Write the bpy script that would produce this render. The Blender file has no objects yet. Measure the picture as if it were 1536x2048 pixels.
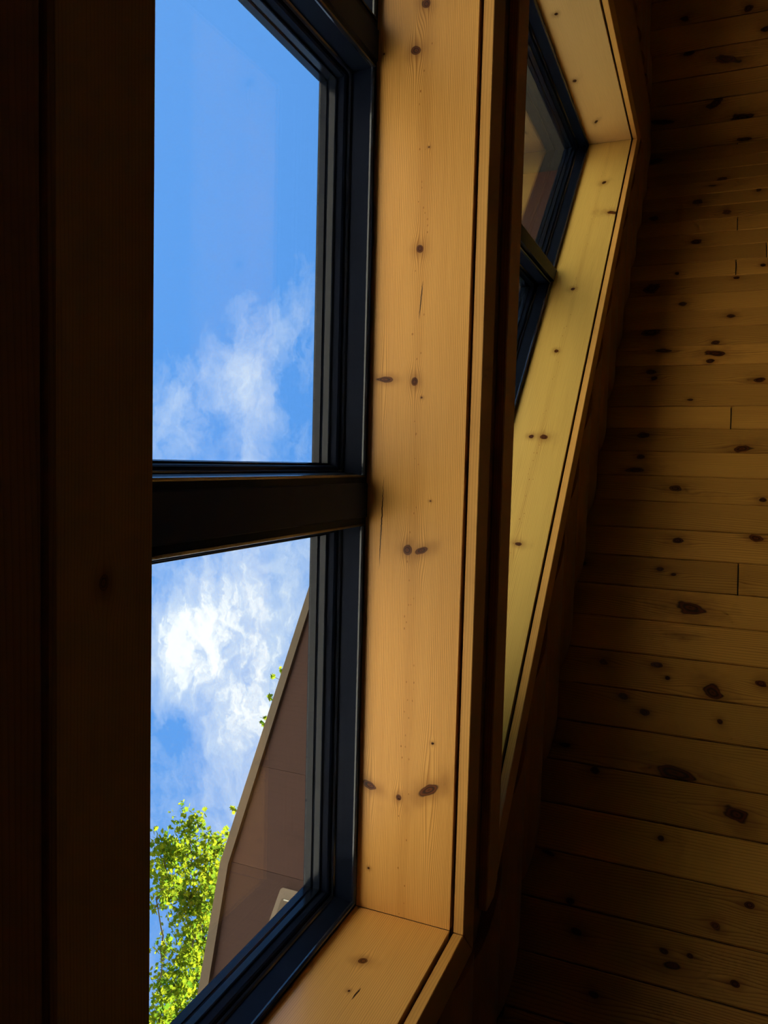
import bpy, bmesh, math, random
from mathutils import Vector, Matrix

# ------------------------------------------------------------------ camera, world, sun
sc = bpy.context.scene
COL = sc.collection
D = 0.5            # one unit of the layout = camera-to-wall distance, in metres
EYE = 3.1          # eye height in layout units above the floor
def W(x, y, z):
    return Vector((x * D, y * D, (z + EYE) * D))

# camera axes in the room (X along the wall, Y outwards, Z up), measured from the vanishing points
F_PX = 1538.0
def _n(v):
    return Vector(v).normalized()
_zc = _n((1415 - 768, 940 - 1024, F_PX))
_xc = Vector((160 - 768, 24500 - 1024, F_PX))
_xc = (_xc - _zc * _xc.dot(_zc)).normalized()
_yc = _zc.cross(_xc)
CAM_R = Matrix((_xc, _yc, _zc))                # room <- camera (x right, y down, z forward)
cam_d = bpy.data.cameras.new('camera')
cam = bpy.data.objects.new('camera', cam_d)
COL.objects.link(cam)
cam_d.sensor_fit = 'VERTICAL'
cam_d.sensor_height = 36.0
cam_d.lens = F_PX / 2048.0 * 36.0
cam_d.clip_start = 0.01
right, up, back = CAM_R.col[0], -CAM_R.col[1], -CAM_R.col[2]
m = Matrix.Identity(4)
for i in range(3):
    m[i][0], m[i][1], m[i][2] = right[i], up[i], back[i]
m.translation = W(0, 0, 0)
cam.matrix_world = m
sc.camera = cam

def ray(u, v):
    return CAM_R @ Vector((u - 768.0, v - 1024.0, F_PX))

sc.view_settings.view_transform = 'Standard'
sc.view_settings.look = 'None'
sc.view_settings.gamma = 1.0
sc.view_settings.use_curve_mapping = False
sc.view_settings.exposure = 0.08
sc.cycles.use_denoising = True
sc.cycles.use_adaptive_sampling = True
sc.cycles.adaptive_threshold = 0.08; sc.cycles.adaptive_min_samples = 12
sc.cycles.max_bounces = 5
sc.cycles.diffuse_bounces = 3
sc.cycles.glossy_bounces = 4
sc.cycles.transparent_max_bounces = 16
sc.cycles.sample_clamp_indirect = 6.0
sc.cycles.caustics_reflective = False
sc.cycles.caustics_refractive = False

class NT:
    """small helper to write node graphs"""
    def __init__(self, tree):
        self.t = tree; self.N = tree.nodes; self.L = tree.links
    def new(self, typ, **kw):
        n = self.N.new(typ)
        for k, v in kw.items():
            setattr(n, k, v)
        return n
    def put(self, sock, val):
        if val is None:
            return
        if hasattr(val, 'links') or isinstance(val, bpy.types.NodeSocket):
            self.L.new(val, sock)
        else:
            sock.default_value = val
    def math(self, op, a, b=None, c=None, clamp=False):
        n = self.new('ShaderNodeMath', operation=op, use_clamp=clamp)
        self.put(n.inputs[0], a); self.put(n.inputs[1], b); self.put(n.inputs[2], c)
        return n.outputs[0]
    def vmath(self, op, a, b=None, scale=None):
        n = self.new('ShaderNodeVectorMath', operation=op)
        self.put(n.inputs[0], a); self.put(n.inputs[1], b)
        if scale is not None:
            self.put(n.inputs['Scale'], scale)
        return n.outputs['Value'] if op in ('LENGTH', 'DOT_PRODUCT', 'DISTANCE') else n.outputs['Vector']
    def xyz(self, v):
        n = self.new('ShaderNodeSeparateXYZ'); self.put(n.inputs[0], v)
        return n.outputs
    def comb(self, x=0.0, y=0.0, z=0.0):
        n = self.new('ShaderNodeCombineXYZ')
        self.put(n.inputs[0], x); self.put(n.inputs[1], y); self.put(n.inputs[2], z)
        return n.outputs[0]
    def noise(self, vec, scale, detail=2.0, rough=0.5, dist=0.0):
        n = self.new('ShaderNodeTexNoise', noise_dimensions='3D')
        self.put(n.inputs['Vector'], vec); self.put(n.inputs['Scale'], scale)
        n.inputs['Detail'].default_value = detail; n.inputs['Roughness'].default_value = rough
        n.inputs['Distortion'].default_value = dist
        return n.outputs[0]
    def maprange(self, v, a, b, c, d, smooth=False):
        n = self.new('ShaderNodeMapRange')
        if smooth:
            n.interpolation_type = 'SMOOTHSTEP'
        self.put(n.inputs['Value'], v)
        for k, x in zip(('From Min', 'From Max', 'To Min', 'To Max'), (a, b, c, d)):
            self.put(n.inputs[k], x)
        return n.outputs[0]
    def mix(self, f, a, b, mode='MIX'):
        n = self.new('ShaderNodeMix', data_type='RGBA', blend_type=mode)
        self.put(n.inputs[0], f); self.put(n.inputs[6], a); self.put(n.inputs[7], b)
        return n.outputs[2]

def rgb(r, g, b):
    return (r, g, b, 1.0)

# sky: blue with a layer of broken cloud; the layer is laid on a plane overhead, (x/z, y/z)
wd = bpy.data.worlds.new('sky'); sc.world = wd; wd.use_nodes = True
nt = NT(wd.node_tree); nt.N.clear()
tc = nt.new('ShaderNodeTexCoord')
dx, dy, dz = nt.xyz(tc.outputs['Generated'])
dzc = nt.math('MAXIMUM', dz, 0.06)
qx, qy = nt.math('DIVIDE', dx, dzc), nt.math('DIVIDE', dy, dzc)
q = nt.comb(qx, qy, 0.0)
def sky_q(u, v):
    d = ray(u, v); return (d.x / d.z, d.y / d.z)
wrp = nt.new('ShaderNodeTexNoise', noise_dimensions='3D')
nt.put(wrp.inputs['Vector'], nt.vmath('ADD', q, (2.2, 0.7, 3.0))); wrp.inputs['Scale'].default_value = 9.0
wrp.inputs['Detail'].default_value = 5.0; wrp.inputs['Roughness'].default_value = 0.65
wv = nt.vmath('MULTIPLY', nt.vmath('SUBTRACT', wrp.outputs['Color'], (0.5, 0.5, 0.5)), (0.11, 0.11, 0.0))
qw = nt.vmath('ADD', q, wv)
wsp = nt.noise(nt.vmath('ADD', qw, (3.1, 1.7, 0.4)), 8.0, 5.0, 0.62, 0.2)
fin = nt.noise(nt.vmath('ADD', nt.vmath('MULTIPLY', qw, (0.75, 1.25, 1.0)), (0.3, 5.2, 1.4)), 24.0, 6.0, 0.66, 0.0)
# cloud banks: (pixel they are seen at, radius along and across in plane units, amount)
banks = [((380, 1235), 0.085, 0.080, 0.36), ((340, 1300), 0.08, 0.055, 0.34), ((440, 1195), 0.06, 0.05, 0.22), ((400, 1340), 0.06, 0.05, 0.20),
         ((565, 1130), 0.12, 0.09, 0.30), ((500, 1340), 0.11, 0.09, 0.27), ((545, 1440), 0.10, 0.08, 0.28), ((460, 1570), 0.18, 0.10, 0.27),
         ((345, 830), 0.065, 0.05, 0.27), ((430, 775), 0.05, 0.045, 0.20), ((510, 705), 0.065, 0.055, 0.22), ((595, 640), 0.06, 0.055, 0.18), ((500, 895), 0.20, 0.035, 0.22),
         ((430, 250), 0.36, 0.26, -0.24), ((570, 815), 0.05, 0.03, -0.10),
         ((385, 1475), 0.06, 0.045, -0.13), ((500, 1265), 0.03, 0.03, -0.10), ((345, 1145), 0.05, 0.025, -0.10)]
gsum = 0.0
for (px, r1, r2, amt) in banks:
    cx, cy = sky_q(*px)
    e_ = nt.vmath('MULTIPLY', nt.vmath('SUBTRACT', qw, (cx, cy, 0.0)), (1 / r1, 1 / r2, 0.0))
    g = nt.math('POWER', 0.3679, nt.vmath('DOT_PRODUCT', e_, e_))
    gsum = nt.math('MULTIPLY_ADD', g, amt, gsum)
dens = nt.math('ADD', nt.math('MULTIPLY', wsp, 0.55), nt.math('MULTIPLY', fin, 0.40))
dens = nt.math('ADD', dens, nt.math('MULTIPLY', gsum, nt.math('ADD', 0.25, nt.math('MULTIPLY', fin, 1.25))))
cover = nt.maprange(dens, 0.45, 0.93, 0.0, 1.0)
core = nt.maprange(dens, 0.84, 1.10, 0.0, 1.0, True)
blue = nt.mix(nt.maprange(dz, 0.1, 0.95, 0.0, 1.0), rgb(0.20, 0.44, 0.90), rgb(0.105, 0.345, 0.88))
cloud = nt.mix(core, rgb(0.68, 0.80, 0.98), rgb(1.05, 1.08, 1.1))
sky = nt.mix(cover, blue, cloud)
bg = nt.new('ShaderNodeBackground')
nt.put(bg.inputs[0], sky); bg.inputs[1].default_value = 1.0
wd.cycles.sampling_method = 'MANUAL'; wd.cycles.sample_map_resolution = 256
out = nt.new('ShaderNodeOutputWorld'); nt.L.new(bg.outputs[0], out.inputs[0])

# sun: high, from the right along the wall and slightly from behind it, so none falls straight in
SUN_E = 20.0
sd = bpy.data.lights.new('sun', 'SUN'); sd.energy = SUN_E; sd.angle = 0.009; sd.color = (1.0, 0.96, 0.88)
so = bpy.data.objects.new('sun', sd); COL.objects.link(so)
_el, _az = math.radians(57), math.radians(-14)
sun_dir = Vector((math.cos(_el) * math.cos(_az), math.cos(_el) * math.sin(_az), math.sin(_el)))
so.rotation_euler = sun_dir.to_track_quat('Z', 'Y').to_euler()
so.location = W(20, 0, 40)

# ------------------------------------------------------------------ materials
def bsdf_mat(name):
    mt = bpy.data.materials.new(name); mt.use_nodes = True
    t = NT(mt.node_tree)
    return mt, t, t.N['Principled BSDF']

def make_knot_group():
    g = bpy.data.node_groups.new('knot', 'ShaderNodeTree')
    I = g.interface
    for nm, ty in (('P', 'NodeSocketVector'), ('C', 'NodeSocketVector'), ('S', 'NodeSocketVector'),
                   ('Angle', 'NodeSocketFloat'), ('G', 'NodeSocketFloat'), ('R', 'NodeSocketFloat')):
        I.new_socket(nm, in_out='INPUT', socket_type=ty)
    I.new_socket('G', in_out='OUTPUT', socket_type='NodeSocketFloat')
    I.new_socket('R', in_out='OUTPUT', socket_type='NodeSocketFloat')
    t = NT(g)
    gi, go = t.new('NodeGroupInput'), t.new('NodeGroupOutput')
    d = t.vmath('SUBTRACT', gi.outputs['P'], gi.outputs['C'])
    rot = t.new('ShaderNodeVectorRotate', rotation_type='Z_AXIS')
    t.put(rot.inputs['Vector'], d); t.put(rot.inputs['Angle'], gi.outputs['Angle'])
    e = t.vmath('MULTIPLY', rot.outputs[0], gi.outputs['S'])
    r = t.vmath('LENGTH', e)
    t.L.new(t.math('MINIMUM', r, gi.outputs['R']), go.inputs['R'])
    # the grain parts around the knot and closes again along the board
    e2 = t.vmath('MULTIPLY', t.vmath('MULTIPLY', d, gi.outputs['S']), (0.22, 0.42, 0.0))
    r2 = t.vmath('DOT_PRODUCT', e2, e2)
    inf = t.math('POWER', 2.718, t.math('MULTIPLY', r2, -1.0))
    dv = t.xyz(d)[1]
    t.L.new(t.math('SUBTRACT', gi.outputs['G'], t.math('MULTIPLY', t.math('MULTIPLY', dv, 0.8), inf)), go.inputs['G'])
    return g
KNOT = make_knot_group()

def pine(name, early, late, knots=(), ring=0.004, contrast=0.55, seed=0.0, rough=0.36, random_knots=0.0,
         pith=None, cracks=(), broad=0.35, wob=0.02, coat=0.0, spec=0.22, scale_fine=1.0, tones=(0.86, 1.1)):
    """lacquered pine; local x runs along the grain, local y across; knots = (x, y, rx, ry, angle) in metres"""
    mt, t, B = bsdf_mat(name)
    tcn = t.new('ShaderNodeTexCoord')
    oi = t.new('ShaderNodeObjectInfo')
    P = tcn.outputs['Object']
    px, py, pz = t.xyz(P)
    P2 = t.comb(px, py, 0.0)
    sd_ = t.math('ADD', t.math('MULTIPLY', oi.outputs['Random'], 31.0), seed)
    offs = t.comb(0.0, 0.0, sd_)
    low = t.noise(t.vmath('ADD', t.vmath('MULTIPLY', P2, (0.9, 5.0, 0.0)), offs), 1.0, 1.0)
    mid = t.noise(t.vmath('ADD', t.vmath('MULTIPLY', P2, (4.0, 40.0, 0.0)), offs), 1.0, 1.0)
    fib = t.noise(t.vmath('ADD', t.vmath('MULTIPLY', P2, (9.0, 520.0 * scale_fine, 0.0)), offs), 1.0, 0.0)
    vf = t.math('ADD', py, t.math('MULTIPLY', pz, 0.6))
    G = t.math('ADD', vf, t.math('MULTIPLY', t.math('SUBTRACT', low, 0.5), wob * 2))
    Rv = 50.0
    wobk = t.noise(t.vmath('ADD', t.vmath('MULTIPLY', P2, (20.0, 36.0, 0.0)), offs), 1.0, 1.0) if (knots or random_knots > 0) else 0.5
    for (kx, ky, rx, ry, an) in knots:
        n = t.new('ShaderNodeGroup'); n.node_tree = KNOT
        t.put(n.inputs['P'], P2)
        n.inputs['C'].default_value = (kx, ky, 0)
        n.inputs['S'].default_value = (1 / rx, 1 / ry, 0)
        n.inputs['Angle'].default_value = -an
        t.put(n.inputs['G'], G); t.put(n.inputs['R'], Rv)
        G, Rv = n.outputs['G'], n.outputs['R']
    if random_knots > 0:
        vor = t.new('ShaderNodeTexVoronoi', feature='F1')
        t.put(vor.inputs['Vector'], t.vmath('ADD', t.vmath('MULTIPLY', P2, (2.1, 6.5, 0.0)), offs))
        vor.inputs['Scale'].default_value = 1.0
        keep = t.math('GREATER_THAN', t.xyz(vor.outputs['Color'])[0], 1.0 - random_knots)
        rk = t.math('DIVIDE', vor.outputs['Distance'], t.math('MULTIPLY', t.math('ADD', t.xyz(vor.outputs['Color'])[1], 0.35), 0.085))
        rk = t.math('ADD', rk, t.math('MULTIPLY', t.math('SUBTRACT', 1.0, keep), 60.0))
        Rv = t.math('MINIMUM', rk, Rv)
        dd = t.vmath('SUBTRACT', t.vmath('ADD', t.vmath('MULTIPLY', P2, (2.1, 6.5, 0.0)), offs), vor.outputs['Position'])
        inf = t.math('MULTIPLY', keep, t.math('POWER', 2.718, t.math('MULTIPLY', t.math('MULTIPLY', vor.outputs['Distance'], vor.outputs['Distance']), -22.0)))
        G = t.math('SUBTRACT', G, t.math('MULTIPLY', t.math('MULTIPLY', t.xyz(dd)[1], 0.12), inf))
    if not isinstance(Rv, float):
        Rv = t.math('MULTIPLY', Rv, t.maprange(wobk, 0.3, 0.7, 0.76, 1.28))
    # growth rings: slow rise, sharp fall
    ph = t.math('ADD', t.math('DIVIDE', G, ring), t.math('MULTIPLY', mid, 0.9))
    saw = t.math('FRACT', ph)
    lat = t.math('MULTIPLY', t.math('POWER', saw, 3.0), t.maprange(saw, 0.93, 1.0, 1.0, 0.0))
    lat = t.math('MULTIPLY', lat, t.maprange(low, 0.3, 0.7, 0.55, 1.25))
    f = t.math('ADD', t.math('MULTIPLY', lat, contrast), t.math('MULTIPLY', t.math('SUBTRACT', fib, 0.5), 0.30))
    brd = t.noise(t.vmath('ADD', t.vmath('MULTIPLY', P2, (1.3, 9.0, 0.0)), (7.0, 3.0, 5.0)), 1.0, 1.0)
    f = t.math('ADD', f, t.math('MULTIPLY', t.math('SUBTRACT', brd, 0.5), broad), clamp=False)
    if pith is not None:
        pv, pw, pa = pith
        pd = t.math('DIVIDE', t.math('SUBTRACT', t.math('ADD', py, t.math('MULTIPLY', t.math('SUBTRACT', low, 0.5), 0.012)), pv), pw)
        pg = t.math('POWER', 2.718, t.math('MULTIPLY', t.math('MULTIPLY', pd, pd), -1.0))
        f = t.math('ADD', f, t.math('MULTIPLY', pg, pa))
        # rows of small resin specks beside the pith
        vs = t.new('ShaderNodeTexVoronoi', feature='F1')
        t.put(vs.inputs['Vector'], t.vmath('MULTIPLY', P2, (70.0, 130.0, 0.0))); vs.inputs['Scale'].default_value = 1.0
        spk = t.math('MULTIPLY', t.math('LESS_THAN', vs.outputs['Distance'], 0.20),
                     t.math('MULTIPLY', t.math('GREATER_THAN', t.xyz(vs.outputs['Color'])[0], 0.80), t.math('GREATER_THAN', pg, 0.35)))
        f = t.math('ADD', f, t.math('MULTIPLY', spk, 0.9))
    f = t.math('MINIMUM', t.math('MAXIMUM', f, 0.0), 1.0)
    col = t.mix(f, rgb(*early), rgb(*late))
    tone = t.maprange(oi.outputs['Random'], 0.0, 1.0, tones[0], tones[1])
    hsv = t.new('ShaderNodeHueSaturation'); t.put(hsv.inputs['Color'], col); t.put(hsv.inputs['Value'], tone)
    col = hsv.outputs[0]
    if not isinstance(Rv, float):
        halo = t.math('MULTIPLY', t.math('POWER', 2.718, t.math('MULTIPLY', t.math('MULTIPLY', Rv, Rv), -0.22)), 0.62)
        dark = (late[0] * 0.55, late[1] * 0.45, late[2] * 0.35)
        col = t.mix(halo, col, rgb(*dark))
        km = t.maprange(Rv, 0.82, 1.08, 1.0, 0.0, True)
        kr = t.math('MULTIPLY', t.math('ADD', t.math('SINE', t.math('SUBTRACT', t.math('MULTIPLY', Rv, 13.0), 1.4)), 1.0), 0.5)
        kc = t.mix(kr, rgb(late[0] * 0.08, late[1] * 0.05, late[2] * 0.04), rgb(late[0] * 0.40, late[1] * 0.26, late[2] * 0.2))
        rim = t.maprange(t.math('ABSOLUTE', t.math('SUBTRACT', Rv, 0.95)), 0.0, 0.16, 1.0, 0.0)
        kc = t.mix(rim, kc, rgb(late[0] * 0.07, late[1] * 0.045, late[2] * 0.035))
        col = t.mix(km, col, kc)
    for (cx, cy, cl, cw, bend) in cracks:
        a = t.math('DIVIDE', t.math('SUBTRACT', px, cx), cl)
        wig = t.math('MULTIPLY', t.math('SUBTRACT', t.noise(t.comb(px, 0.0, 3.0), 60.0, 3.0), 0.5), 0.006)
        ctr = t.math('ADD', t.math('ADD', cy, wig), t.math('MULTIPLY', a, bend))
        b = t.math('DIVIDE', t.math('ABSOLUTE', t.math('SUBTRACT', py, ctr)), t.math('MULTIPLY', cw, t.math('MAXIMUM', t.math('SUBTRACT', 1.0, t.math('MULTIPLY', a, a)), 0.001)))
        cm = t.maprange(b, 0.7, 1.2, 1.0, 0.0, True)
        cm = t.math('MULTIPLY', cm, t.math('LESS_THAN', t.math('ABSOLUTE', a), 0.99))
        col = t.mix(cm, col, rgb(late[0] * 0.12, late[1] * 0.08, late[2] * 0.06))
    t.put(B.inputs['Base Color'], col)
    B.inputs['Roughness'].default_value = rough
    B.inputs['Specular IOR Level'].default_value = spec
    B.inputs['Coat Weight'].default_value = coat
    B.inputs['Coat Roughness'].default_value = 0.22
    bp = t.new('ShaderNodeBump'); bp.inputs['Strength'].default_value = 0.12; bp.inputs['Distance'].default_value = 0.0008
    t.put(bp.inputs['Height'], t.math('MULTIPLY', lat, -1.0))
    t.L.new(bp.outputs[0], B.inputs['Normal'])
    return mt

EARLY, LATE = (0.81, 0.415, 0.108), (0.40, 0.150, 0.023)
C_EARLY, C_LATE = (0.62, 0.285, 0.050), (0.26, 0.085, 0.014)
PINE = pine('pine', EARLY, LATE, seed=2.0)
PINE_TRIM = pine('pine_trim', EARLY, LATE, seed=5.0, random_knots=0.10)
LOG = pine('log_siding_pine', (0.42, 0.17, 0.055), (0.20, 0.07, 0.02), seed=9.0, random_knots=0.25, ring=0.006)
CEIL_BACK, t_, b_ = bsdf_mat('roof_deck')
b_.inputs['Base Color'].default_value = rgb(0.03, 0.018, 0.01); b_.inputs['Roughness'].default_value = 0.9

def plain(name, c, rough=0.5, spec=0.5, noise=0.0, ns=20.0, metallic=0.0):
    mt, t, B = bsdf_mat(name)
    if noise:
        tcn = t.new('ShaderNodeTexCoord')
        n = t.noise(tcn.outputs['Object'], ns, 4.0)
        col = t.mix(n, rgb(*[x * (1 - noise) for x in c]), rgb(*[x * (1 + noise) for x in c]))
        t.put(B.inputs['Base Color'], col)
    else:
        B.inputs['Base Color'].default_value = rgb(*c)
    B.inputs['Roughness'].default_value = rough
    B.inputs['Specular IOR Level'].default_value = spec
    B.inputs['Metallic'].default_value = metallic
    return mt
FRAME = plain('black_frame_paint', (0.006, 0.009, 0.020), 0.40, 0.05, 0.25, 9.0)
LIP = plain('black_frame_gloss', (0.008, 0.010, 0.018), 0.16, 0.48)
POST = plain('dark_bronze_cover', (0.030, 0.036, 0.066), 0.5, 0.06, 0.2, 9.0)
BEADM = plain('glazing_bead_vinyl', (0.006, 0.009, 0.018), 0.20, 0.22)
SOFFIT = pine('brown_stained_soffit', (0.074, 0.034, 0.028), (0.050, 0.022, 0.017), seed=3.0, ring=0.02, contrast=0.3, rough=0.6, random_knots=0.12)
FASCIA = plain('fascia_paint', (0.150, 0.108, 0.078), 0.6, 0.3, 0.15, 6.0)
PLATE = plain('outlet_plate_plastic', (0.20, 0.14, 0.10), 0.45)
WHITE = plain('white_plastic', (0.7, 0.68, 0.62), 0.4)
EXT = plain('exterior_siding', (0.20, 0.12, 0.075), 0.7, 0.3, 0.2, 3.0)
ROOFM = plain('roof_shingle', (0.05, 0.045, 0.042), 0.9, 0.2, 0.3, 12.0)
BARK = plain('bark', (0.085, 0.065, 0.048), 0.9, 0.2, 0.3, 18.0)
FLOOR = pine('floor_oak', (0.40, 0.22, 0.10), (0.25, 0.12, 0.05), seed=4.0, rough=0.4)
PLASTER = pine('interior_pine_panel', (0.50, 0.24, 0.07), (0.30, 0.12, 0.03), seed=6.0, random_knots=0.2)

def ground_mat(name, c1, c2, c3):
    mt, t, B = bsdf_mat(name)
    tcn = t.new('ShaderNodeTexCoord')
    n = t.noise(tcn.outputs['Object'], 0.25, 4.0); n2 = t.noise(tcn.outputs['Object'], 30.0, 3.0)
    c = t.mix(n, rgb(*c1), rgb(*c2))
    c = t.mix(t.math('MULTIPLY', n2, 0.4), c, rgb(*c3))
    t.put(B.inputs['Base Color'], c); B.inputs['Roughness'].default_value = 0.95
    return mt
BOUNCE_GRAVEL = ground_mat('bounce_gravel', (0.57, 0.52, 0.42), (0.52, 0.48, 0.38), (0.40, 0.37, 0.30))  # unseen; kept pale to bounce sunlight up onto the reveal boards
LAWN = ground_mat('lawn', (0.19, 0.22, 0.055), (0.25, 0.26, 0.08), (0.12, 0.15, 0.04))  # unseen; green picked to dim and tint the bounce on the upper boards

def glass_mat():
    mt = bpy.data.materials.new('window_glass'); mt.use_nodes = True
    t = NT(mt.node_tree); t.N.clear()
    geo = t.new('ShaderNodeNewGeometry')
    c = t.math('ABSOLUTE', t.vmath('DOT_PRODUCT', geo.outputs['Incoming'], geo.outputs['Normal']))
    k = t.math('POWER', t.math('SUBTRACT', 1.0, c), 5.0)
    fr = t.math('ADD', 0.02, t.math('MULTIPLY', k, 0.70))
    tr = t.new('ShaderNodeBsdfTransparent'); tr.inputs[0].default_value = rgb(0.965, 0.985, 0.985)
    gl = t.new('ShaderNodeBsdfGlossy'); gl.inputs['Roughness'].default_value = 0.0
    gl.inputs['Color'].default_value = rgb(1, 1, 1)
    mx = t.new('ShaderNodeMixShader')
    t.put(mx.inputs[0], fr); t.L.new(tr.outputs[0], mx.inputs[1]); t.L.new(gl.outputs[0], mx.inputs[2])
    o = t.new('ShaderNodeOutputMaterial'); t.L.new(mx.outputs[0], o.inputs[0])
    return mt
GLASS = glass_mat()

def leaf_mat():
    mt = bpy.data.materials.new('maple_leaf'); mt.use_nodes = True
    t = NT(mt.node_tree); t.N.clear()
    geo = t.new('ShaderNodeNewGeometry'); oi = t.new('ShaderNodeObjectInfo')
    rnd = t.math('FRACT', t.math('ADD', geo.outputs['Random Per Island'], oi.outputs['Random']))
    c = t.mix(rnd, rgb(0.045, 0.105, 0.014), rgb(0.18, 0.19, 0.014))
    ct = t.mix(rnd, rgb(0.13, 0.27, 0.018), rgb(0.40, 0.42, 0.015))
    df = t.new('ShaderNodeBsdfDiffuse'); t.put(df.inputs[0], c)
    tl = t.new('ShaderNodeBsdfTranslucent'); t.put(tl.inputs[0], ct)
    mx = t.new('ShaderNodeMixShader'); mx.inputs[0].default_value = 0.5
    t.L.new(df.outputs[0], mx.inputs[1]); t.L.new(tl.outputs[0], mx.inputs[2])
    o = t.new('ShaderNodeOutputMaterial'); t.L.new(mx.outputs[0], o.inputs[0])
    return mt
LEAF = leaf_mat()

# ------------------------------------------------------------------ object helpers
def tag(o, label=None, cat=None, kind=None, group=None):
    if label: o['label'] = label
    if cat: o['category'] = cat
    if kind: o['kind'] = kind
    if group: o['group'] = group
    return o

def link(o, parent=None):
    COL.objects.link(o)
    if parent is not None:
        mw = o.matrix_world.copy()
        o.parent = parent
        pm = PWORLD.get(parent.name, parent.matrix_world)
        o.matrix_parent_inverse = pm.inverted()
    return o
PWORLD = {}

def empty(name, loc, parent=None):
    o = bpy.data.objects.new(name, None)
    o.empty_display_size = 0.1
    o.matrix_world = Matrix.Translation(loc)
    PWORLD[o.name] = Matrix.Translation(loc)
    return link(o, parent)

def mesh_obj(name, bm, mat, parent=None, M=None, smooth=False):
    me = bpy.data.meshes.new(name)
    bmesh.ops.recalc_face_normals(bm, faces=bm.faces[:])
    bm.to_mesh(me); bm.free()
    if mat is not None:
        me.materials.append(mat)
    if smooth:
        for p in me.polygons:
            p.use_smooth = True
    o = bpy.data.objects.new(name, me)
    M = M if M is not None else Matrix.Identity(4)
    o.matrix_world = M
    PWORLD[o.name] = M.copy()
    return link(o, parent)

def frame_m(origin, ux, uy):
    ux = Vector(ux).normalized(); uy = Vector(uy).normalized(); uz = ux.cross(uy)
    M = Matrix.Identity(4)
    for i in range(3):
        M[i][0], M[i][1], M[i][2] = ux[i], uy[i], uz[i]
    M.translation = origin
    return M

def prism(name, pts, thick, M, mat, parent=None, bevel=0.0, z0=0.0):
    """polygon in local x,y (metres) extruded from local z0 to z0+thick"""
    bm = bmesh.new()
    lo = [bm.verts.new((x, y, z0)) for x, y in pts]
    hi = [bm.verts.new((x, y, z0 + thick)) for x, y in pts]
    n = len(pts)
    bm.faces.new(lo[::-1]); bm.faces.new(hi)
    for i in range(n):
        bm.faces.new((lo[i], lo[(i + 1) % n], hi[(i + 1) % n], hi[i]))
    if bevel:
        bmesh.ops.bevel(bm, geom=bm.edges[:], offset=bevel, segments=1, affect='EDGES', clamp_overlap=True)
    return mesh_obj(name, bm, mat, parent, M)

def board(name, poly3, normal, thick, mat, parent, along, bevel=0.0012):
    """flat board: poly3 = outline of its seen face in layout units; it is 'thick' metres deep away from 'normal'"""
    P = [W(*p) for p in poly3]
    ux = Vector(along).normalized(); nz = -Vector(normal).normalized()
    uy = nz.cross(ux)
    M = frame_m(P[0], ux, uy)
    Mi = M.inverted()
    pts = [(Mi @ p).to_2d() for p in P]
    return prism(name, [(a.x, a.y) for a in pts], thick, M, mat, parent, bevel)

def inset_poly(poly, o):
    """poly: counter-clockwise list of (x,z); o in the same units"""
    n = len(poly); out_ = []
    for i in range(n):
        p0, p1, p2 = Vector(poly[i - 1]), Vector(poly[i]), Vector(poly[(i + 1) % n])
        d1, d2 = (p1 - p0).normalized(), (p2 - p1).normalized()
        n1, n2 = Vector((-d1.y, d1.x)), Vector((-d2.y, d2.x))
        k = 1.0 + n1.dot(n2)
        out_.append(p1 + (n1 + n2) * (o / k))
    return out_

def sweep(name, poly, prof, mat, parent, closed=True):
    """sweep a section prof=[(inset, Y)...] (layout units) round a polygon in X,Z"""
    bm = bmesh.new()
    loops = []
    for o, y in prof:
        loops.append([bm.verts.new(W(p.x, y, p.y)) for p in inset_poly(poly, o)])
    n = len(poly); k = len(loops)
    rng = range(k) if closed else range(k - 1)
    for a in rng:
        A, Bq = loops[a], loops[(a + 1) % k]
        for i in range(n):
            bm.faces.new((A[i], A[(i + 1) % n], Bq[(i + 1) % n], Bq[i]))
    cx = sum(p[0] for p in poly) / n; cz = min(p[1] for p in poly)
    M = Matrix.Translation(W(cx, prof[0][1], cz))
    bm.transform(M.inverted())
    return mesh_obj(name, bm, mat, parent, M)

# ------------------------------------------------------------------ measures (layout units)
S = 0.97                       # roof pitch
CA = 7.45                      # right slope: Z + S*X = CA
XR_ = -4.45                    # ridge
ZR_ = CA - S * XR_
YW = 1.0                       # inner face of the wall
YF = 1.5                       # front of the window frames
YG = 1.75                      # glass
YR = 1.014                     # front edge of the reveal boards
YC = 0.950                     # front of the casings
H1, S1 = 3.36, 1.19            # lower windows: head, sill
X1L, X1R = -4.05, 2.20
S2 = 4.02                      # gable window sill
X2L = -3.85
C2 = 5.92                      # gable window head: Z + S*X = C2
def x_on(c, z): return (c - z) / S
SL = Vector((1, 0, -S)).normalized()       # down the right slope
NIN = Vector((-S, 0, -1)).normalized()     # facing down into the room

# ------------------------------------------------------------------ ceiling
ceiling = tag(empty('ceiling', W(0, -2, 7.3)), 'knotty pine board ceiling sloping down from the ridge', 'ceiling', 'structure')
DXB = 0.2245
X0B = 2.979 + 0.0
YB0 = 0.985
YBACK = -13.0
wS = DXB * math.sqrt(1 + S * S)            # board width on the slope
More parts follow.
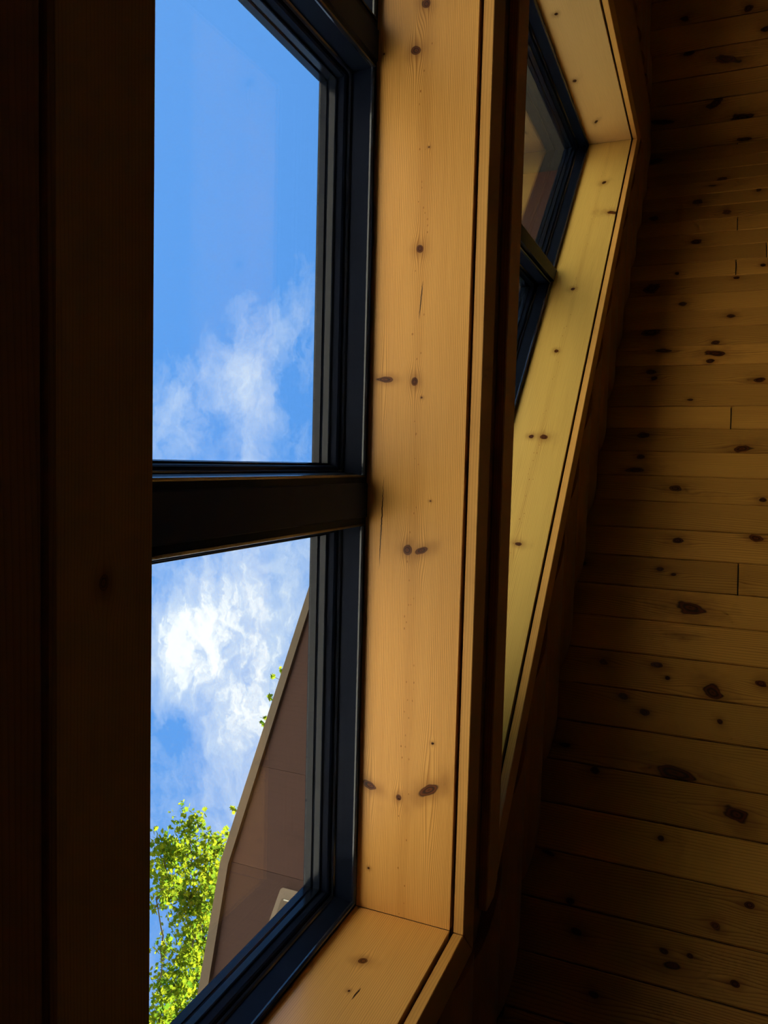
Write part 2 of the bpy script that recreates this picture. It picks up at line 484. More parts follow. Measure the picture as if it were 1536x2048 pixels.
# butt joints and knots seen in the photograph, by pixel
butts_px = [(1475, 287), (1475, 446), (1472, 533), (1462, 838), (1476, 1163), (1533, 500)]
knots_px = [(1452, 118, 26, 9, -0.3), (1430, 207, 18, 9, .6), (1370, 37, 8, 6, 0), (1497, 17, 9, 8, 0), (1532, 58, 8, 7, 0), (1378, 105, 9, 5, 0),
            (1322, 244, 22, 6, -.15), (1484, 238, 22, 8, -.1), (1395, 404, 10, 6, 0), (1454, 424, 9, 5, 0), (1309, 437, 9, 6, 0), (1392, 483, 11, 6, 0), (1490, 278, 14, 4, 0),
            (1310, 323, 14, 7, 0), (1445, 357, 10, 4, 0), (1518, 379, 6, 4, 0), (1303, 578, 17, 9, -.6), (1354, 547, 5, 3, 0), (1473, 556, 7, 3, 0), (1527, 530, 5, 3, 0), (1462, 632, 9, 4, 0),
            (1365, 607, 8, 5, 0), (1302, 664, 20, 9, -.2), (1432, 685, 8, 5, 0), (1430, 707, 22, 6, .06), (1421, 722, 7, 5, 0), (1325, 702, 16, 4, 0),
            (1302, 744, 9, 6, 0), (1308, 756, 8, 5, 0), (1518, 760, 12, 6, -.2), (1381, 800, 6, 3, 0), (1288, 871, 14, 6, 0), (1484, 897, 20, 8, -.2),
            (1283, 913, 8, 5, .1), (1272, 940, 20, 6, -.15), (1350, 976, 15, 6, .05), (1526, 1000, 9, 5, 0), (1355, 1081, 12, 7, .1), (1512, 1076, 14, 6, .2), (1164, 1126, 9, 4, .1),
            (1320, 1138, 8, 5, .3), (1347, 1149, 6, 3, 0), (1380, 1215, 32, 14, .15), (1207, 1325, 10, 6, .15), (1315, 1330, 11, 6, .15), (1335, 1356, 4, 3, 0), (1425, 1385, 22, 14, .8), (1522, 1367, 11, 7, .1),
            (1246, 1393, 9, 6, .15), (1288, 1425, 9, 7, .15), (1440, 1444, 6, 6, 0), (1350, 1546, 44, 14, .1), (1190, 1541, 10, 8, 0), (1128, 1490, 10, 5, 0),
            (1474, 1630, 24, 16, .4), (1321, 1676, 6, 5, 0), (1097, 1703, 15, 4, .15), (1499, 1810, 10, 9, 0), (1430, 1851, 11, 9, .1), (1140, 1805, 9, 7, 0),
            (1152, 1863, 13, 9, .2), (1328, 1903, 9, 6, .1), (1380, 1912, 8, 6, .1), (1470, 1968, 9, 8, 0), (1187, 1990, 12, 9, .1), (1000, 2020, 9, 16, 0)]
def hit_slope(u, v, side=1):
    d = ray(u, v)
    if side > 0:
        k = CA / (d.z + S * d.x)
    else:                                  # left slope: Z - S*X = ZR - S*XR
        k = (ZR_ - S * XR_) / (d.z - S * d.x)
    return d * k
def row_of(p, side):
    if side > 0:
        return math.floor((X0B - p.x) / DXB)
    return math.floor((XR_ - p.x) / DXB)
side_for = lambda u, v: 1 if hit_slope(u, v, 1).x > XR_ else -1
bt, kn = {}, {}
for (u, v) in butts_px:
    s = side_for(u, v); p = hit_slope(u, v, s); bt.setdefault((s, row_of(p, s)), []).append(p.y)
for (u, v, a, b, an) in knots_px:
    s = side_for(u, v); p = hit_slope(u, v, s)
    if s < 0 and p.x > XR_: continue
    # size: measure the pixel footprint on the slope
    pa, pb = hit_slope(u + a, v, s), hit_slope(u, v + b, s)
    ra = (pa - p).length * D
    rb = (pb - p).length * D * 0.9
    kn.setdefault((s, row_of(p, s)), []).append((p, ra, min(rb, 0.045), an))
rng = random.Random(7)
GAP = 0.0014
def ceil_row(side, row, knots, butts):
    if side > 0:
        xt = X0B - DXB * (row + 1); zt = CA - S * xt
        along_s = SL
        nrm = NIN
    else:
        xt = XR_ - DXB * row; zt = ZR_ + S * (xt - XR_)
        along_s = Vector((-1, 0, -S)).normalized()
        nrm = Vector((S, 0, -1)).normalized()
    cuts = sorted(set([YB0] + [y for y in butts] + [YBACK]), reverse=True)
    # extra butt joints out of sight
    y = min(butts + [-1.2 - rng.random() * 2.5]) if butts else -1.0 - rng.random() * 3.5
    while y > YBACK + 2:
        y -= 3 + rng.random() * 4
        if y > YBACK + 1: cuts.append(y)
    cuts = sorted(set(cuts), reverse=True)
    for i in range(len(cuts) - 1):
        ya, yb = cuts[i], cuts[i + 1]
        # local x = -Y (along the board, into the room), local y = down the slope, local z = up out of the room
        O = W(xt, ya, zt)
        ux = Vector((0, -1, 0)) ; uy = along_s
        if side < 0:
            ux = Vector((0, 1, 0)); O = W(xt, yb, zt)
        M = frame_m(O, ux, uy)
        L = (ya - yb) * D; w = wS * D
        ks = []
        for (p, ra, rb, an) in knots:
            if yb <= p.y <= ya:
                q_ = M.inverted() @ W(p.x, p.y, p.z)
                ks.append((q_.x, min(max(q_.y, 0.012), w - 0.012), max(ra, 0.008), max(rb, 0.008), an if side > 0 else -an))
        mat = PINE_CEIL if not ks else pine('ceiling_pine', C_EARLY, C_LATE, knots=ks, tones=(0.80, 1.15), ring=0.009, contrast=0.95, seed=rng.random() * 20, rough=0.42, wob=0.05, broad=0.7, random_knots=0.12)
        g = GAP
        zf = rng.uniform(-0.0012, 0.0012)
        b = 0.003
        # tongue-and-groove board: chamfered long edges on the room side (local -z is the room side when z points up)
        bm = bmesh.new()
        nz = (ux.cross(uy)); up_sign = 1 if nz.z > 0 else -1
        T = 0.018 * up_sign
        sec = [(g, T), (g, b * up_sign), (g + b, 0), (w - g - b, 0), (w - g, b * up_sign), (w - g, T)]
        ge = 0.0026
        A = [bm.verts.new((ge, y_, z_ + zf)) for y_, z_ in sec]
        Bv = [bm.verts.new((L - ge, y_, z_ + zf)) for y_, z_ in sec]
        n = len(sec)
        for k in range(n):
            bm.faces.new((A[k], A[(k + 1) % n], Bv[(k + 1) % n], Bv[k]))
        bm.faces.new(A); bm.faces.new(Bv[::-1])
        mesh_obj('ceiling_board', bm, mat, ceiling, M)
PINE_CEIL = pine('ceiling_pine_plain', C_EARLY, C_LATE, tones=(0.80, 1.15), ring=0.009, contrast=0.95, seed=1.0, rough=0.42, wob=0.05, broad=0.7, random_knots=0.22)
nrow_top = int(math.ceil((X0B - XR_) / DXB))
for row in range(-18, nrow_top):
    ceil_row(1, row, kn.get((1, row), []), bt.get((1, row), []))
for row in range(0, 9):
    ceil_row(-1, row, kn.get((-1, row), []), bt.get((-1, row), []))

# roof slabs above the boards
XE_R = X0B + DXB * 18                      # right eave
def slab(name, pts3, thick, mat, parent):
    """polygon on a slope, thickened upwards"""
    bm = bmesh.new()
    lo = [bm.verts.new(W(*p)) for p in pts3]
    hi = [bm.verts.new(W(p[0], p[1], p[2] + thick)) for p in pts3]
    n = len(lo)
    bm.faces.new(lo); bm.faces.new(hi[::-1])
    for i in range(n):
        bm.faces.new((lo[i], lo[(i + 1) % n], hi[(i + 1) % n], hi[i]))
    M = Matrix.Translation(W(*pts3[0])); bm.transform(M.inverted())
    return mesh_obj(name, bm, mat, parent, M)
zr = lambda x, off=0.0: CA - S * x + off
zl = lambda x, off=0.0: ZR_ + S * (x - XR_) + off
XE_L = 2 * XR_ - XE_R
T0 = 0.075
slab('roof_deck', [(XR_, 1.9, zr(XR_, T0)), (XE_R + .5, 1.9, zr(XE_R + .5, T0)), (XE_R + .5, YBACK - .4, zr(XE_R + .5, T0)), (XR_, YBACK - .4, zr(XR_, T0))], 0.25, CEIL_BACK, ceiling)
slab('roof_deck', [(XR_, 1.9, zl(XR_, T0)), (XE_L - .5, 1.9, zl(XE_L - .5, T0)), (XE_L - .5, YBACK - .4, zl(XE_L - .5, T0)), (XR_, YBACK - .4, zl(XR_, T0))], 0.25, CEIL_BACK, ceiling)
xlb = XR_ - DXB * 9 - 0.01
slab('ceiling_panel', [(xlb, YB0, zl(xlb)), (XE_L, YB0, zl(XE_L)), (XE_L, YBACK, zl(XE_L)), (xlb, YBACK, zl(xlb))], 0.03, PINE_CEIL, ceiling)

# ------------------------------------------------------------------ wall with the windows
wall = tag(empty('wall_front', W(0, 1.4, -EYE)), 'half-log pine wall around the windows, dark against the light', 'wall', 'structure')
CW = 0.18                                  # casing width
CE = 0.012                                  # step between reveal and casing
def core(pts):
    bm = bmesh.new()
    a = [bm.verts.new(W(x, 1.03, z)) for x, z in pts]
    b = [bm.verts.new(W(x, 1.80, z)) for x, z in pts]
    n = len(pts)
    bm.faces.new(a); bm.faces.new(b[::-1])
    for i in range(n):
        bm.faces.new((a[i], a[(i + 1) % n], b[(i + 1) % n], b[i]))
    M = Matrix.Translation(W(pts[0][0], 1.03, pts[0][1])); bm.transform(M.inverted())
    mesh_obj('wall_core', bm, EXT, wall, M)
tb = 0.05                                  # reveal board thickness
core([(XE_L, -EYE - .72), (XE_R, -EYE - .72), (XE_R, zr(XE_R)), (x_on(CA, S1 - tb), S1 - tb), (XE_L, S1 - tb)])
core([(X1R + tb, S1 - tb), (x_on(CA, S1 - tb), S1 - tb), (x_on(CA, H1 + tb), H1 + tb), (X1R + tb, H1 + tb)])
core([(X2L - tb, H1 + tb), (x_on(CA, H1 + tb), H1 + tb), (x_on(CA, S2 - tb), S2 - tb), (X2L - tb, S2 - tb)])
core([(x_on(C2 + tb * 1.4, S2 - tb), S2 - tb), (x_on(CA, S2 - tb), S2 - tb), (XR_, ZR_), (X2L - tb, C2 + tb * 1.4 - S * (X2L - tb))])
core([(XR_, S2 - tb), (X2L - tb, S2 - tb), (X2L - tb, C2 + tb * 1.4 - S * (X2L - tb)), (XR_, ZR_)])
core([(XE_L, S1 - tb), (X1L - tb, S1 - tb), (X1L - tb, H1 + tb), (XE_L, H1 + tb)])
core([(XE_L, H1 + tb), (X2L - tb, H1 + tb), (X2L - tb, S2 - tb), (XE_L, S2 - tb)])
core([(XE_L, S2 - tb), (XR_, S2 - tb), (XR_, ZR_), (XE_L, zl(XE_L))])

# half-log courses
def log(z0, z1, xa, xb, name='log_course'):
    """xa(z), xb(z): end positions"""
    if xb((z0 + z1) / 2) - xa((z0 + z1) / 2) < 0.05:
        return
    bm = bmesh.new()
    N = 8
    sec = []
    for i in range(N + 1):
        f_ = i / N
        z = z0 + 0.012 + (z1 - z0 - 0.024) * f_
        y = 1.0 - 0.072 * (math.sin(math.pi * f_) ** 0.62)
        sec.append((y, z))
    sec = [(1.028, z0 + 0.004)] + sec + [(1.028, z1 - 0.004)]
    A = [bm.verts.new(W(xa(z), y, z)) for y, z in sec]
    Bv = [bm.verts.new(W(xb(z), y, z)) for y, z in sec]
    n = len(sec)
    for k in range(n):
        bm.faces.new((A[k], A[(k + 1) % n], Bv[(k + 1) % n], Bv[k]))
    bm.faces.new(A); bm.faces.new(Bv[::-1])
    M = frame_m(W(xa((z0 + z1) / 2), 1.0, z0), (1, 0, 0), (0, 0, 1))
    bm.transform(M.inverted())
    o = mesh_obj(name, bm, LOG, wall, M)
    return o
CO = 0.54
zs = [4.77 + CO * k for k in range(-15, 14)]
ceil_r = lambda z: x_on(CA, z) - 0.03
ceil_l = lambda z: 2 * XR_ - x_on(CA, z) + 0.03
c2o = C2 + (CE + CW + 0.012) * math.sqrt(1 + S * S)
for z0 in zs:
    z1 = z0 + CO
    if z1 > ZR_ - 0.1: z1 = min(z1, ZR_ - 0.15)
    if z1 - z0 < 0.1: continue
    if z0 < -EYE: z0 = -EYE
    if z1 <= 0.93:
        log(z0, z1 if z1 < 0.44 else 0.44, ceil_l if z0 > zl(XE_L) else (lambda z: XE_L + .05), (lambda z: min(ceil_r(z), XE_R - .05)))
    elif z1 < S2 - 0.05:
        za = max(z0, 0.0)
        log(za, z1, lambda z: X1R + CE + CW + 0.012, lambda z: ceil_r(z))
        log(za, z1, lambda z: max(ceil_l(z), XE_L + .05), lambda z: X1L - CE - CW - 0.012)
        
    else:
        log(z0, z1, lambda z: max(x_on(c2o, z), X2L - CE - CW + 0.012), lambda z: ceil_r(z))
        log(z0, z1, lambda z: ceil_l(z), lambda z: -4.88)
xo_ = X2L - CE - CW - 0.004
board('ridge_post', [(-4.86, 0.955, S2 - .2), (xo_, 0.955, S2 - .2), (xo_, 0.955, zr(xo_) - .03), (XR_, 0.955, ZR_ - .03), (-4.86, 0.955, zl(-4.86) - .03)], (0, -1, 0), 0.034, LOG, wall, (0, 0, 1), 0.002)
# flat strip between the two rows of windows
board('wall_plank', [(-4.4, 1.0, H1 + CE + .03), (X1R + CE + CW + .1, 1.0, H1 + CE + .03), (X1R + CE + CW + .1, 1.0, S2 - CE), (-4.4, 1.0, S2 - CE)], (0, -1, 0), 0.012, LOG, wall, (1, 0, 0))

board('wall_plank', [(-4.4, .962, .45), (3.4, .962, .45), (3.4, .962, .908), (-4.4, .962, .908)], (0, -1, 0), 0.034, LOG, wall, (1, 0, 0), 0.003)
# ------------------------------------------------------------------ lower windows
PROF = [(-0.01, 1.50), (0.030, 1.50), (0.036, 1.510), (0.043, 1.610), (0.048, 1.620), (0.066, 1.622), (0.072, 1.630), (0.076, 1.665), (0.0765, 1.757), (-0.01, 1.757)]
BEAD = [(0.075, 1.668), (0.079, 1.662), (0.0835, 1.662), (0.0855, 1.668), (0.0850, 1.698), (0.0805, 1.702), (0.082, 1.708), (0.0865, 1.712), (0.0875, 1.742), (0.075, 1.742)]
LIP_A = [(0.024, 1.505), (0.024, 1.494), (0.029, 1.490), (0.035, 1.494), (0.0375, 1.503), (0.036, 1.512), (0.030, 1.512)]
LIP_B = [(0.040, 1.616), (0.0405, 1.604), (0.046, 1.598), (0.0525, 1.604), (0.055, 1.614), (0.052, 1.626), (0.045, 1.626)]
def window_unit(poly, win, nm='sash'):
    f = sweep(nm, poly, PROF, FRAME, win)
    sweep('glazing_bead', poly, BEAD, BEADM, f)
    sweep('frame_lip', poly, LIP_A, LIP, f)
    sweep('frame_lip', poly, LIP_B, LIP, f)
    gp = inset_poly(poly, 0.0785)
    bm = bmesh.new()
    a = [bm.verts.new(W(p.x, YG - 0.006, p.y)) for p in gp]
    b = [bm.verts.new(W(p.x, YG + 0.004, p.y)) for p in gp]
    n = len(gp)
    bm.faces.new(a); bm.faces.new(b[::-1])
    for i in range(n):
        bm.faces.new((a[i], a[(i + 1) % n], b[(i + 1) % n], b[i]))
    M = Matrix.Translation(W(gp[0].x, YG, gp[0].y)); bm.transform(M.inverted())
    mesh_obj('glass_pane', bm, GLASS, f, M)
    return f

window_1 = tag(empty('window_1', W(0, 1.4, S1)), 'row of black-framed windows in a deep golden pine reveal, sky behind', 'window', 'structure')
posts = [(0.100, 0.272), (-1.985, -1.835)]
units = [(X1L, posts[1][0]), (posts[1][1], posts[0][0]), (posts[0][1], X1R)]
for (xa, xb) in units:
    window_unit([(xa, S1), (xb, S1), (xb, H1), (xa, H1)], window_1)
for (xa, xb) in posts:
    bm = bmesh.new()
    sec = [(xa, 1.762), (xa, 1.503), (xa + .008, 1.493), (xb - .008, 1.493), (xb, 1.503), (xb, 1.762)]
    A = [bm.verts.new(W(x, y, S1)) for x, y in sec]; Bv = [bm.verts.new(W(x, y, H1)) for x, y in sec]
    for k in range(6):
        bm.faces.new((A[k], A[(k + 1) % 6], Bv[(k + 1) % 6], Bv[k]))
    bm.faces.new(A); bm.faces.new(Bv[::-1])
    M = Matrix.Translation(W(xa, 1.5, S1)); bm.transform(M.inverted())
    tag(mesh_obj('mullion_post', bm, POST, window_1, M), 'dark bronze upright between two window sashes')

# head board, with the knots where the photograph has them
HB = [(X1L - .05, YR, H1), (X1R + .0, YR, H1), (X1R + .0, 1.756, H1), (X1L - .05, 1.756, H1)]
def board_frame(poly3, normal, along):
    P0 = W(*poly3[0]); ux = Vector(along).normalized(); nz = -Vector(normal).normalized(); uy = nz.cross(ux)
    return P0, ux, uy
def knots_on(poly3, normal, along, px_list):
    """pixel knots (u, v, half-width u, half-width v, angle) -> local metres on that board"""
    P0, ux, uy = board_frame(poly3, normal, along)
    nn = Vector(normal); k0 = nn.dot(Vector(poly3[0]))
    def hit(u, v):
        d = ray(u, v); p = d * (k0 / nn.dot(d)); w = W(p.x, p.y, p.z) - P0
        return Vector((w.dot(ux), w.dot(uy)))
    res = []
    for (u, v, a, b, an) in px_list:
        c = hit(u, v)
        ca, sa = math.cos(an), math.sin(an)
        e1 = hit(u + a * ca, v + a * sa) - c      # image major axis
        e2 = hit(u - b * sa, v + b * ca) - c
        res.append((c.x, c.y, e1.length, e2.length, math.atan2(e1.y, e1.x)))
    return res, hit
hk_px = [(833, 101, 11, 10, 0), (840, 497, 7, 8, 0), (829, 764, 7, 9, 0), (768, 759, 17, 5, 0.03), (814, 1100, 8, 9, 0), (843, 1101, 14, 7, -0.35),
         (858, 1580, 26, 11, -0.42), (741, 1571, 17, 6, 0.5), (797, 1595, 6, 7, 0), (853, 8, 8, 10, 0),
         (858, 294, 2.2, 2, 0), (843, 795, 2, 2, 0), (861, 1002, 2.4, 1.8, 0), (865, 1487, 2.2, 2, 0), (737, 1736, 2, 2, 0), (768, 108, 2.5, 2.5, 0)]
ks, hit = knots_on(HB, (0, 0, -1), (1, 0, 0), hk_px)
pith_v = hit(835, 700).y
c0, c1 = hit(768, 950), hit(758, 1140)
c2_, c3_ = hit(846, 560), hit(838, 640)
HEADM = pine('pine_head_board', EARLY, LATE, knots=ks, ring=0.0042, contrast=1.1, seed=1.0, pith=(pith_v, 0.016, 0.16),
             cracks=[((c0.x + c1.x) / 2, (c0.y + c1.y) / 2, abs(c1.x - c0.x) / 2, 0.0016, (c1.y - c0.y) / 2 * (1 if c1.x > c0.x else -1)),
                     ((c2_.x + c3_.x) / 2, (c2_.y + c3_.y) / 2, abs(c3_.x - c2_.x) / 2, 0.0014, (c3_.y - c2_.y) / 2)],
             broad=0.28, wob=0.008, rough=0.34)
tag(board('head_board', HB, (0, 0, -1), tb * D * .9, HEADM, window_1, (1, 0, 0)), 'wide knotty pine board lining the head of the window')
# right side board
JB = [(X1R, YR, S1), (X1R, 1.756, S1), (X1R, 1.756, H1), (X1R, YR, H1)]
jk, hitj = knots_on(JB, (-1, 0, 0), (0, 0, 1), [(727, 1922, 9, 5, -0.2)])
cj0, cj1 = hitj(722, 1975), hitj(703, 2000)
jcx, jcy = hitj(690, 1960)
JAMBM = pine('pine_side_board', EARLY, LATE, knots=jk + [(jk[0][0] - 0.10, jk[0][1] + 0.012, 0.004, 0.003, 0)], ring=0.0046, contrast=0.75, seed=4.0, broad=0.25, wob=0.03, rough=0.32, coat=0.7,
             cracks=[((cj0.x + cj1.x) / 2, (cj0.y + cj1.y) / 2, max(abs(cj1.x - cj0.x) / 2, .01), 0.002, (cj1.y - cj0.y) / 2 * (1 if cj1.x > cj0.x else -1))])
board('side_board', JB, (-1, 0, 0), tb * D * .9, JAMBM, window_1, (0, 0, 1))
board('side_board', [(X1L, YR, S1), (X1L, 1.756, S1), (X1L, 1.756, H1), (X1L, YR, H1)], (1, 0, 0), tb * D * .9, PINE, window_1, (0, 0, 1))
board('sill_board', [(X1L, 0.99, S1), (X1R, 0.99, S1), (X1R, 1.756, S1), (X1L, 1.756, S1)], (0, 0, 1), tb * D * .9, PINE, window_1, (1, 0, 0))
# casings: seen edge lit by the window, face in the room's shade
ct = (YW - YC) * D
a, b = X1R + CE, X1R + CE + CW
la, lb = X1L - CE, X1L - CE - CW
za, zb = H1 + CE, H1 + CE + CW
board('head_casing', [(la, YC, za), (a, YC, za), (b, YC, zb), (lb, YC, zb)], (0, -1, 0), ct, PINE_TRIM, window_1, (1, 0, 0), 0.0018)
board('side_casing', [(a, YC, 1.20), (b, YC, 1.20), (b, YC, zb - .002), (a, YC, za - .002)], (0, -1, 0), ct, PINE_TRIM, window_1, (0, 0, 1), 0.0018)
board('side_casing', [(la, YC, 1.20), (lb, YC, 1.20), (lb, YC, zb - .002), (la, YC, za - .002)], (0, -1, 0), ct, PINE_TRIM, window_1, (0, 0, 1), 0.0018)
kk, _h = knots_on([(lb, YC, .915)], (0, -1, 0), (1, 0, 0), [(207, 1165, 9, 17, 0)])
SILLM = pine('pine_apron', EARLY, LATE, knots=kk, seed=8.0)
board('apron_board', [(lb, YC, .915), (b, YC, .915), (b, YC, 1.160), (lb, YC, 1.160)], (0, -1, 0), ct, SILLM, window_1, (1, 0, 0), 0.004)

# ------------------------------------------------------------------ gable window
ztop = C2 - S * X2L
xbot = x_on(C2, S2)
window_2 = tag(empty('window_2', W(-1, 1.4, S2)), 'tall black-framed gable window with a raked pine head under the ceiling', 'window', 'structure')
full = [(X2L, S2), (xbot, S2), (X2L, ztop)]
# a rail divides it; seen edge-on from below
RZ = 7.72
xr1 = x_on(C2, RZ)
PX_P = (-1.93, -1.80)
zt0, zt1 = C2 - S * PX_P[0], C2 - S * PX_P[1]
window_unit([(X2L, S2), (PX_P[0], S2), (PX_P[0], zt0), (X2L, ztop)], window_2)
window_unit([(PX_P[1], S2), (xbot, S2), (PX_P[1], zt1)], window_2)
bm = bmesh.new()
lo = [(PX_P[0], 1.762, zt0), (PX_P[0], 1.47, zt0), (PX_P[1], 1.47, zt1), (PX_P[1], 1.762, zt1)]
A = [bm.verts.new(W(x, y, S2)) for x, y, z in lo]; Bv = [bm.verts.new(W(x, y, z - .004)) for x, y, z in lo]
for k in range(4):
    bm.faces.new((A[k], A[(k + 1) % 4], Bv[(k + 1) % 4], Bv[k]))
bm.faces.new(A); bm.faces.new(Bv[::-1])
M = Matrix.Translation(W(PX_P[0], 1.5, S2)); bm.transform(M.inverted())
tag(mesh_obj('mullion_post', bm, POST, window_2, M), 'dark upright dividing the gable window')
# reveal boards
nh = Vector((-S, 0, -1)).normalized()
RB = [(X2L, YR, ztop), (xbot, YR, S2), (xbot, 1.756, S2), (X2L, 1.756, ztop)]
rk, hr = knots_on(RB, tuple(nh), tuple(SL), [(1208, 365, 4, 3, 0), (1113, 702, 4, 3, 0), (1062, 873, 5, 3, 0), (1088, 874, 8, 4, .1), (1036, 1088, 8, 4, .2), (1146, 578, 4, 3, 0), (1225, 425, 14, 3, .1)])
RAKEM = pine('pine_raked_head', (0.82, 0.52, 0.13), LATE, knots=rk, seed=3.0, ring=0.006, contrast=0.4, broad=0.5, pith=(hr(1100, 790).y, 0.012, 0.16))
tag(board('raked_head_board', RB, nh, tb * D * .9, RAKEM, window_2, SL), 'golden pine board lining the raked head of the gable window')
LB = [(X2L, YR, S2), (X2L, 1.756, S2), (X2L, 1.756, ztop), (X2L, YR, ztop)]
lk, hl = knots_on(LB, (1, 0, 0), (0, 0, 1), [(1112, 28, 4, 3, 0), (1150, 162, 4, 3, 0), (1193, 243, 3, 3, 0)])
LEFTM = pine('pine_gable_side', (0.66, 0.40, 0.15), (0.38, 0.18, 0.05), knots=lk, seed=7.0, ring=0.006, contrast=0.35, wob=0.03)
board('side_board', LB, (1, 0, 0), tb * D * .9, LEFTM, window_2, (0, 0, 1))
board('sill_board', [(X2L, YR, S2), (xbot, YR, S2), (xbot, 1.756, S2), (X2L, 1.756, S2)], (0, 0, 1), tb * D * .9, PINE, window_2, (1, 0, 0))
# casings
r2 = math.sqrt(1 + S * S)
ci, co = C2 + CE * r2, C2 + (CE + CW) * r2
xi, xo = X2L - CE, X2L - CE - CW
board('raked_casing', [(xi, YC, ci - S * xi), (xo, YC, co - S * xo), (x_on(co, S2), YC, S2), (x_on(ci, S2), YC, S2)], (0, -1, 0), ct, PINE_TRIM, window_2, SL, 0.0018)
board('side_casing', [(xi, YC, S2), (xi, YC, ci - S * xi - .002), (xo, YC, co - S * xo - .002), (xo, YC, S2)], (0, -1, 0), ct, PINE_TRIM, window_2, (0, 0, 1), 0.0018)
board('apron_board', [(xo, YC, 3.80), (x_on(co, S2) + .1, YC, 3.80), (x_on(co, S2) + .1, YC, S2 - .002), (xo, YC, S2 - .002)], (0, -1, 0), ct, PINE_TRIM, window_2, (1, 0, 0), 0.003)

# ------------------------------------------------------------------ rest of the room (behind and below the camera)
def room_box(name, p0, p1, mat, label, cat):
    bm = bmesh.new()
    a, b = W(*p0), W(*p1)
    bmesh.ops.create_cube(bm, size=1.0)
    for v in bm.verts:
        v.co = Vector(((v.co.x + .5) * (b.x - a.x), (v.co.y + .5) * (b.y - a.y), (v.co.z + .5) * (b.z - a.z)))
    o = mesh_obj(name, bm, mat, None, Matrix.Translation(a))
    return tag(o, label, cat, 'structure')
room_box('floor', (XE_L, YBACK, -EYE - .1), (XE_R, 1.0, -EYE), FLOOR, 'oak floor of the room, out of view below', 'floor')
room_box('wall_right', (XE_R - .02, YBACK, -EYE), (XE_R + .2, 1.0, zr(XE_R)), PLASTER, 'low pine knee wall under the right eave', 'wall')
room_box('wall_left', (XE_L - .2, YBACK, -EYE), (XE_L + .02, 1.0, zl(XE_L)), PLASTER, 'low pine knee wall under the left eave', 'wall')
BX0, BX1, BZ0, BZ1 = -6.0, -2.9, 3.4, 5.8       # unseen window opening added behind the camera to lift the dark room
wall_back = tag(empty('wall_back', W(XR_, YBACK - .1, -EYE)), 'pine gable wall behind the camera', 'wall', 'structure')
for pts in ([(XE_L, -EYE), (XE_R, -EYE), (XE_R, zr(XE_R)), (x_on(CA, BZ0), BZ0), (2 * XR_ - x_on(CA, BZ0), BZ0), (XE_L, zl(XE_L))],
            [(BX1, BZ0), (x_on(CA, BZ0), BZ0), (BX1, CA - S * BX1)], [(2 * XR_ - x_on(CA, BZ0), BZ0), (BX0, BZ0), (BX0, zl(BX0))],
            [(BX0, BZ1), (BX1, BZ1), (BX1, zr(BX1)), (XR_, ZR_), (BX0, zl(BX0))]):
    bm = bmesh.new()
    va = [bm.verts.new(W(x, YBACK - .2, z)) for x, z in pts]; vb = [bm.verts.new(W(x, YBACK, z)) for x, z in pts]
    n = len(pts)
    bm.faces.new(va); bm.faces.new(vb[::-1])
    for i in range(n):
        bm.faces.new((va[i], va[(i + 1) % n], vb[(i + 1) % n], vb[i]))
    M = frame_m(W(pts[0][0], YBACK, pts[0][1]), (1, 0, 0), (0, 0, 1)); bm.transform(M.inverted())
    mesh_obj('wall_panel', bm, PLASTER, wall_back, M)
added_window_3 = tag(empty('added_window_3', W(XR_, YBACK - .1, BZ0)), 'unseen black-framed window, added behind the camera to lift the room light', 'window', 'structure')
xm = (BX0 + BX1) / 2
for (xa, xb) in ((BX0, xm), (xm, BX1)):
    pl = [(xa, BZ0), (xb, BZ0), (xb, BZ1), (xa, BZ1)]
    f = sweep('sash', pl, [(-.01, YBACK - .02), (.09, YBACK - .02), (.10, YBACK - .05), (.10, YBACK - .17), (-.01, YBACK - .17)], FRAME, added_window_3)
    prism('glass_pane', [(0, 0), ((xb - xa - .2) * D, 0), ((xb - xa - .2) * D, (BZ1 - BZ0 - .2) * D), (0, (BZ1 - BZ0 - .2) * D)], 0.005, frame_m(W(xa + .1, YBACK - .1, BZ0 + .1), (1, 0, 0), (0, 0, 1)), GLASS, f)

# ------------------------------------------------------------------ outside: overhang, ground, tree
OA = 7.62                                  # soffit plane
def hit_soffit(u, v):
    d = ray(u, v); return d * (OA / (d.z + S * d.x))
roof = tag(empty('roof_overhang', W(2.5, 2.4, 5.0)), 'brown stained roof overhang with a pale fascia edge, outside the right window', 'roof', 'structure')
epx = [(620, 1180), (578, 1325), (519, 1500), (447, 1719), (402, 1985)]
ed = [hit_soffit(*p) for p in epx]
e0 = ed[0]; sl0 = (ed[3].y - ed[0].y) / (ed[3].x - ed[0].x); sl1 = (ed[4].y - ed[3].y) / (ed[4].x - ed[3].x)
def edge_y(x):
    k = ed[3]
    return k.y + (x - k.x) * (sl0 if x < k.x else sl1)
jx = [hit_soffit(560, 1540).x, hit_soffit(540, 1757).x]
cutsx = [XR_, -1.9, 0.4, jx[0], ed[3].x, ed[3].x + 0.9, XE_R + .5]
cutsx = sorted(cutsx)
YS0 = 1.82
for i in range(len(cutsx) - 1):
    xa, xb = cutsx[i] + .0006, cutsx[i + 1] - .0006
    if xb - xa < .02: continue
    P = [(xa, YS0, OA - S * xa), (xb, YS0, OA - S * xb), (xb, edge_y(xb) - .05, OA - S * xb), (xa, edge_y(xa) - .05, OA - S * xa)]
    board('soffit_panel', P, NIN, 0.012, SOFFIT, roof, (0, 1, 0), 0.0006)
